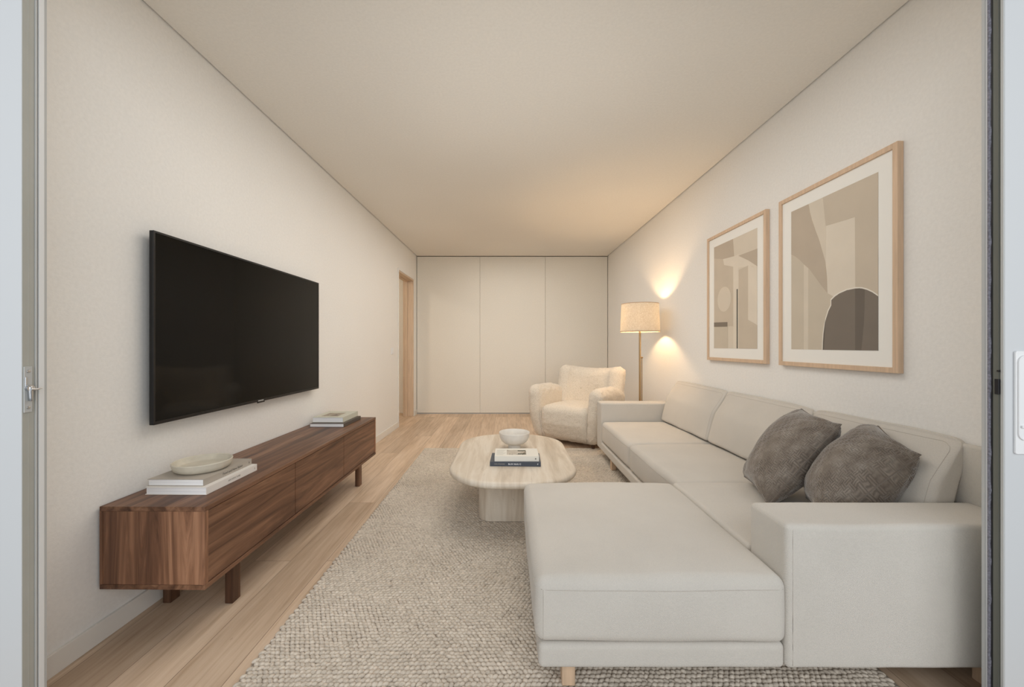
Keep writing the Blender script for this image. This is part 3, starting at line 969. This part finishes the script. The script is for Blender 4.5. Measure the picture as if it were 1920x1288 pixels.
# ------------------------------------------------------------------ throw pillows
def pillow(corners, T, label, seed, nrm_sign=1, pull=.065):
    """corners bottom near, bottom far, top far, top near"""
    BN, BF, TF, TN = [Vector(c) for c in corners]
    n = 44
    ctr = (BN+BF+TF+TN)/4
    nv = ((BF-BN).cross(TN-BN)).normalized()*nrm_sign
    mb = MB(); uv = []; V = []; F = []
    idx = {}
    def cs(i):
        t = -1+2*i/n
        return math.copysign(abs(t)**.85, t)
    for side in (1, -1):
        for i in range(n+1):
            for j in range(n+1):
                edge = i in (0, n) or j in (0, n)
                key = (i, j) if edge else (i, j, side)
                if key in idx: continue
                u, v = cs(i), cs(j)
                uu = u*(1-pull*(1-v*v)); vv = v*(1-pull*(1-u*u))
                a, b = (uu+1)/2, (vv+1)/2
                p = (BN*(1-a)+BF*a)*(1-b)+(TN*(1-a)+TF*a)*b
                th = T/2*(max(0, (1-u*u))*max(0, (1-v*v)))**.42
                # creases running in from the corners
                cr = 0
                if not edge:
                    r = math.hypot(1-abs(u), 1-abs(v))
                    cr = .006*math.sin(math.atan2(1-abs(u)+.001, 1-abs(v)+.001)*14)*math.exp(-((r-.35)/.28)**2)
                p = p + nv*side*(th+cr*(1 if th > .01 else 0)+.010*nz3((u, v, side), 1.7, seed)*(0 if edge else 1))
                idx[key] = len(V); V.append(p); uv.append(((.78*u+.22*u**5)*.55+.5, (.78*v+.22*v**5)*.55+.5))
    def g(i, j, s):
        return idx[(i, j)] if (i in (0, n) or j in (0, n)) else idx[(i, j, s)]
    for s in (1, -1):
        for i in range(n):
            for j in range(n):
                q = (g(i,j,s), g(i+1,j,s), g(i+1,j+1,s), g(i,j+1,s))
                F.append(q if s == 1 else q[::-1])
    root = empty('throw_pillow', ctr); tag(root, label, 'cushion', 'grey patterned cushions on the sofa')
    m = MB().add([v-ctr for v in V], F); m.uv = uv
    m.build('cover', M['velvet'], root, smooth=True)
    ring = [(i, 0) for i in range(n)]+[(n, j) for j in range(n)]+[(i, n) for i in range(n, 0, -1)]+[(0, j) for j in range(n, 0, -1)]
    pts = [V[idx[k]]-ctr for k in ring]; pts.append(pts[0])
    m = MB().tube(pts, .0028, 6, cap=False); m.uv = [(.5, .5)]*len(m.v)
    m.build('seam_piping', M['velvet'], root, smooth=True)
    return root
pillow([(1.145, 1.76, .425), (1.265, 2.14, .43), (1.535, 2.09, .80), (1.472, 1.765, .783)], .22, 'left grey-brown embossed cushion leaning in the sofa corner, behind the other cushion', 3)
pillow([(1.215, 1.535, .43), (1.335, 1.79, .450), (1.63, 1.76, .778), (1.585, 1.535, .712)], .27, 'right grey-brown embossed cushion close behind the near sofa arm', 8)

# ------------------------------------------------------------------ floor lamp
lx, ly = 1.408, 4.26
fl = empty('floor_lamp', (lx, ly, 0))
tag(fl, 'lit brass floor lamp with a linen drum shade behind the sofa', 'floor lamp')
MB().lathe([(0, 0), (.118, 0), (.12, .004), (.12, .016), (.115, .02), (.02, .023), (.015, .03), (0, .03)], 48).build('base', M['brass'], fl, smooth='auto')
MB().tube([(0, 0, .02), (0, 0, 1.30)], .0105, 16).build('pole', M['brass'], fl, smooth='auto')
MB().tube([(.021, 0, .02), (.021, 0, 1.005)], .005, 12).build('guide_rod', M['brass'], fl, smooth='auto')
m = MB().tube([(-.006, 0, 1.0), (.030, 0, 1.0)], .008, 12)
m.build('clamp', M['brass'], fl, smooth='auto')
def shade_mat():
    t = NT('linen_shade')
    v = t.map()
    a = t.noise(t.map(scale=(60, 60, 330)), 1, 3, .7); b = t.noise(t.map(scale=(300, 300, 40)), 1, 3, .7)
    f = t.mix(a, b, .5)
    c = t.ramp(f, [(.35, (.58, .53, .45)), (.65, (.88, .87, .83))])
    df = t.node('BsdfDiffuse'); tr = t.node('BsdfTranslucent'); mx = t.node('MixShader')
    t.l.new(c, df.inputs[0]); t.l.new(c, tr.inputs[0]); mx.inputs[0].default_value = .53
    t.l.new(df.outputs[0], mx.inputs[1]); t.l.new(tr.outputs[0], mx.inputs[2])
    t.l.new(mx.outputs[0], t.out.inputs[0])
    return t.m
SB, ST2, RB, RT = 1.273, 1.572, .203, .191
sh = MB().lathe([(RB, SB), (RT, ST2), (RT-.0015, ST2), (RB-.0015, SB)], 64, closed=True).build('lamp_shade', shade_mat(), fl, smooth='auto')
tr_m = plain('shade_trim', (.50, .38, .27), .8, .1)
MB().lathe([(RB+.001, SB-.001), (RB+.001, SB+.008), (RB-.002, SB+.008), (RB-.002, SB-.001)], 64, closed=True).build('shade_trim', tr_m, sh, smooth='auto')
MB().lathe([(RT+.001, ST2+.001), (RT+.001, ST2-.006), (RT-.002, ST2-.006), (RT-.002, ST2+.001)], 64, closed=True).build('shade_trim', tr_m, sh, smooth='auto')
m = MB()
for a in range(3):
    an = a*2*PI/3+.4; m.tube([(0, 0, 1.50), (RT*.99*math.cos(an), RT*.99*math.sin(an), 1.545)], .002, 6)
m.build('shade_spider', M['brass'], fl)
MB().tube([(0, 0, 1.30), (0, 0, 1.372)], .016, 16).build('lamp_holder', M['white_pl'], fl, smooth='auto')
bb = MB().lathe([(0, 1.372), (.012, 1.374), (.014, 1.385), (.026, 1.405), (.030, 1.422), (.026, 1.440), (.014, 1.452), (0, 1.455)], 24)
bb.build('bulb', emit('bulb_glow', (1, .66, .36), 430), fl, smooth=True)

# ------------------------------------------------------------------ boucle armchair
ac = empty('armchair', (.610, 4.46, 0), -.66)
tag(ac, 'cream boucle wingback armchair standing by the end of the sofa', 'armchair')
def fuzzy(p, seed, amp=.006):
    p = Vector(p)
    d = amp*(nz3(p, 26, seed)+.6*nz3(p, 55, seed))
    return p + Vector((d, d*.8, d))
def ab(name, x0, x1, y0, y1, z0, z1, r, n, k, f, parent=ac):
    V, F = rbox(x0, x1, y0, y1, z0, z1, r, n, k, f)
    return MB().add(V, F).build(name, M['boucle'], parent, smooth=True)
ab('body', -.36, .36, .06, .74, .045, .34, .06, (20,20,10), 4, lambda p, q: fuzzy(p, 1))
def f_seat(p, q):
    p = Vector(p)
    p.z += .028*max(0, q[2])*(1-q[0]**2)*(1-.4*q[1]**2)
    p.y -= .018*(1-q[0]**2)*(1-q[2]**2)
    p.y += .05*max(0, -q[2])*max(0, -q[1])       # tucks in towards the floor
    return fuzzy(p, 2)
ab('seat_cushion', -.305, .305, -.005, .60, .055, .435, .075, (30,24,20), 6, f_seat)
def f_arm(s):
    def f(p, q):
        p = Vector(p)
        low = max(0, -q[2])
        p.x -= s*.060*low**1.2 * (1 if q[0]*s > -.9 else .6)   # narrows to the floor
        p.y += .055*low*max(0, -q[1])
        up = max(0, q[2])
        p.z += -.075*up*max(0, q[1])**1.5                       # top slopes down to the back
        p.x += s*.018*up
        p.z += .012*up*(1-q[0]**2)
        return fuzzy(p, 5+s)
    return f
for s in (-1, 1):
    x0, x1 = sorted((s*.290, s*.468))
    ab('armrest', x0, x1, -.030, .68, .05, .655, .098, (10,28,24), 8, f_arm(s))
def f_back(p, q):
    p = Vector(p)
    u = q[0]; t = (p.z-.26)/.60
    yc, x0, R = .635, .13, .28
    ph = max(0, abs(p.x)-x0)/R; n_ = p.y-yc
    if ph > 0:
        p.x = math.copysign(x0+(R+n_)*math.sin(ph), p.x); p.y = yc-R+(R+n_)*math.cos(ph)
    p.x += .03
    p.y += .14*t                             # curved round the sitter, leaning back
    p.z += (.055*abs(u)**2.2-.02)*max(0, t)
    p.x *= 1+.01*t
    tuft = math.exp(-((u-0)/.30)**2-((t-.50)/.22)**2)
    p.y += -.012 + .030*tuft*(1 if q[1] < 0 else 0)
    return fuzzy(p, 9)
ab('backrest', -.45, .45, .54, .73, .26, .865, .098, (40,8,26), 8, f_back)
for bx in (-.09, .09):
    MB().lathe([(0, .004), (.008, .003), (.012, 0), (0, -.002)], 16).build('tuft_button', M['boucle'], ac, smooth=True, loc=(bx, .618, .60), rot=(PI/2, 0, 0))
for x in (-.33, .33):
    for y in (.09, .66):
        z_ = RZ if y < .3 and x > 0 else 0
        MB().lathe([(0, 0), (.016, 0), (.022, .05), (0, .05)], 20).build('leg', M['wal_leg'], ac, smooth='auto', loc=(x, y, z_+.001))
# seam between seat front and each arm
for s in (-1, 1):
    MB().tube([(s*.298, -.012, .42), (s*.298, -.006, .30), (s*.292, .012, .18), (s*.282, .035, .07)], .0018, 6).build('seam', M['sofa_seam'], ac, smooth=True)

# ------------------------------------------------------------------ framed prints on the right wall
def pr(name, c): return plain(name, c, .8, .15, 0, .03, 6)
P = dict(paper=pr('print_paper', (.67, .60, .50)), light=pr('print_light', (.72, .65, .55)), mid=pr('print_mid', (.58, .505, .41)),
         sand=pr('print_sand', (.51, .435, .35)), dark=pr('print_dark', (.215, .185, .155)), darker=pr('print_darker', (.165, .142, .12)),
         tan=pr('print_tan', (.42, .35, .275)), line=pr('print_line', (.10, .10, .085)), edge=pr('print_edge', (.80, .76, .68)), bar=pr('print_bar', (.24, .205, .165)),
         grey=pr('print_grey', (.58, .515, .42)))
mat_board = plain('mat_board', (.86, .85, .81), .85, .15)

def picture(y0, label, layers, mats):
    """local x is distance off the wall (towards the room is -x), local y along it; u runs from the far end to the near end"""
    L, z0, z1 = .747, 1.010, 2.018
    r = empty('picture', (xr(y0), y0, 0), DR)
    tag(r, label, 'framed print', 'framed abstract prints on the right wall')
    fw, dp = .024, .028
    m = MB()
    m.box(-dp, -.001, 0, fw, z0, z1); m.box(-dp, -.001, L-fw, L, z0, z1)
    m.box(-dp, -.001, fw, L-fw, z1-fw, z1); m.box(-dp, -.001, fw, L-fw, z0, z0+fw)
    m.build('frame', M['oak_frame'], r, bevel=.0015)
    MB().box(-.019, -.003, fw+.0002, L-fw-.0002, z0+fw+.0002, z1-fw-.0002).build('mat', mat_board, r)
    a0, a1, b0, b1 = .098, .649, 1.108, 1.925
    m = MB(); x = -.0193
    def put(poly, mi, k):
        n = len(poly)
        pts = [(a1-(a1-a0)*max(0, min(1, u)), b0+(b1-b0)*max(0, min(1, v))) for u, v in poly]
        xx = x-.00015*k
        v = [(xx, y, z) for y, z in pts]+[(x+.0001, y, z) for y, z in pts]
        f = [tuple(range(n)), tuple(range(2*n-1, n-1, -1))]+[(i, n+i, n+(i+1) % n, (i+1) % n) for i in range(n)]
        m.add(v, f, mi)
    for k, (poly, mi) in enumerate(layers): put(poly, mi, k+1)
    m.build('print', mats, r)
    return r
def ell(cu, cv, ru, rv, a0=0, a1=360, n=28):
    return [(cu+ru*math.cos(math.radians(a0+(a1-a0)*i/n)), cv+rv*math.sin(math.radians(a0+(a1-a0)*i/n))) for i in range(n+(0 if a1-a0 == 360 else 1))]
A = [(0,1),(.245,1),(.262,.94),(.289,.882),(.335,.80),(.389,.716),(.43,.64),(.457,.575),(.475,.47),(.48,.367),(.40,.43),(.314,.502),(.25,.555),(.183,.593),(.12,.635),(.072,.661),(.03,.68),(0,.69)]
B = [(.426,1),(1,1),(1,.30),(.785,.366),(.781,.795),(.461,.806)]
LLp = [(0,.69),(.03,.68),(.072,.661),(.12,.635),(.183,.593),(.25,.555),(.314,.502),(.40,.43),(.48,.367),(.55,.34),(.524,.20),(.43,0),(0,0)]
ARCH = [(.426,0),(.428,.05),(.435,.10),(.448,.155),(.468,.205),(.495,.25),(.528,.285),(.528,.318),(.57,.338),(.62,.353),(.70,.366),(.785,.368),(.85,.362),(.90,.349),(.95,.33),(1,.304),(1,0)]
ARCH_E = [(.417,0),(.419,.05),(.426,.105),(.44,.16),(.46,.212),(.486,.257),(.519,.29),(.519,.325),(.565,.347),(.62,.362),(.70,.374),(.785,.376),(.85,.370),(.90,.357),(.95,.338),(1,.312),(1,0)]
BAND = [(.785,.368),(.83,.365),(.878,.354),(.876,.25),(.87,.16),(.858,.08),(.845,0),(.785,0)]
picture(1.732, 'nearer framed abstract print with a dark brown arch in its lower corner',
    [([(0,0),(1,0),(1,1),(0,1)], 1), (LLp, 2), ([(.18,0),(.24,0),(.24,.56),(.18,.595)], 8), (A, 3), ([(.245,1),(.426,1),(.461,.806),(.46,.60),(.457,.575),(.389,.716),(.289,.882)], 8), (B, 4), ([(.785,.366),(1,.30),(1,.55),(.785,.60)], 4),
     (ARCH_E, 7), (ARCH, 5), (BAND, 6), ([(.426,0),(.44,0),(.46,.20),(.448,.155),(.435,.10)], 6)],
    [P['paper'], P['light'], P['grey'], P['sand'], P['mid'], P['dark'], P['darker'], P['edge'], P['paper']])
picture(2.600, 'further framed abstract print with a pale circle and a thin dark vertical line',
    [([(0,0),(1,0),(1,1),(0,1)], 8), ([(0,.895),(.245,.85),(.483,.84),(.492,.204),(0,.211)], 2), ([(0,1),(.483,1),(.51,.838),(.242,.85),(0,.89)], 3),
     ([(.24,.85),(.51,.838),(.60,.84),(.80,.79),(.985,.70),(1,.66),(.9,.70),(.62,.72),(.267,.79)], 1), ([(.492,0),(.609,0),(.609,.83),(.51,.838),(.492,.78)], 1),
     (ell(.267,.466,.17,.118), 8), ([(0,.255),(.35,.246),(.35,.203),(0,.211)], 4), ([(0,0),(.36,0),(.36,.2),(0,.208)], 7),
     ([(.609,.827),(1,.827),(1,.682),(.92,.715),(.829,.753),(.72,.79)], 3), ([(.618,.70),(.82,.712),(.82,.244),(1,.193),(1,0),(.618,0)], 5), ([(.82,.712),(1,.668),(1,.197),(.82,.249)], 1),
     ([(.572,.532),(.594,.532),(.594,0),(.572,0)], 6)],
    [P['paper'], P['light'], P['mid'], P['sand'], P['bar'], P['mid'], P['line'], P['grey'], P['paper']])
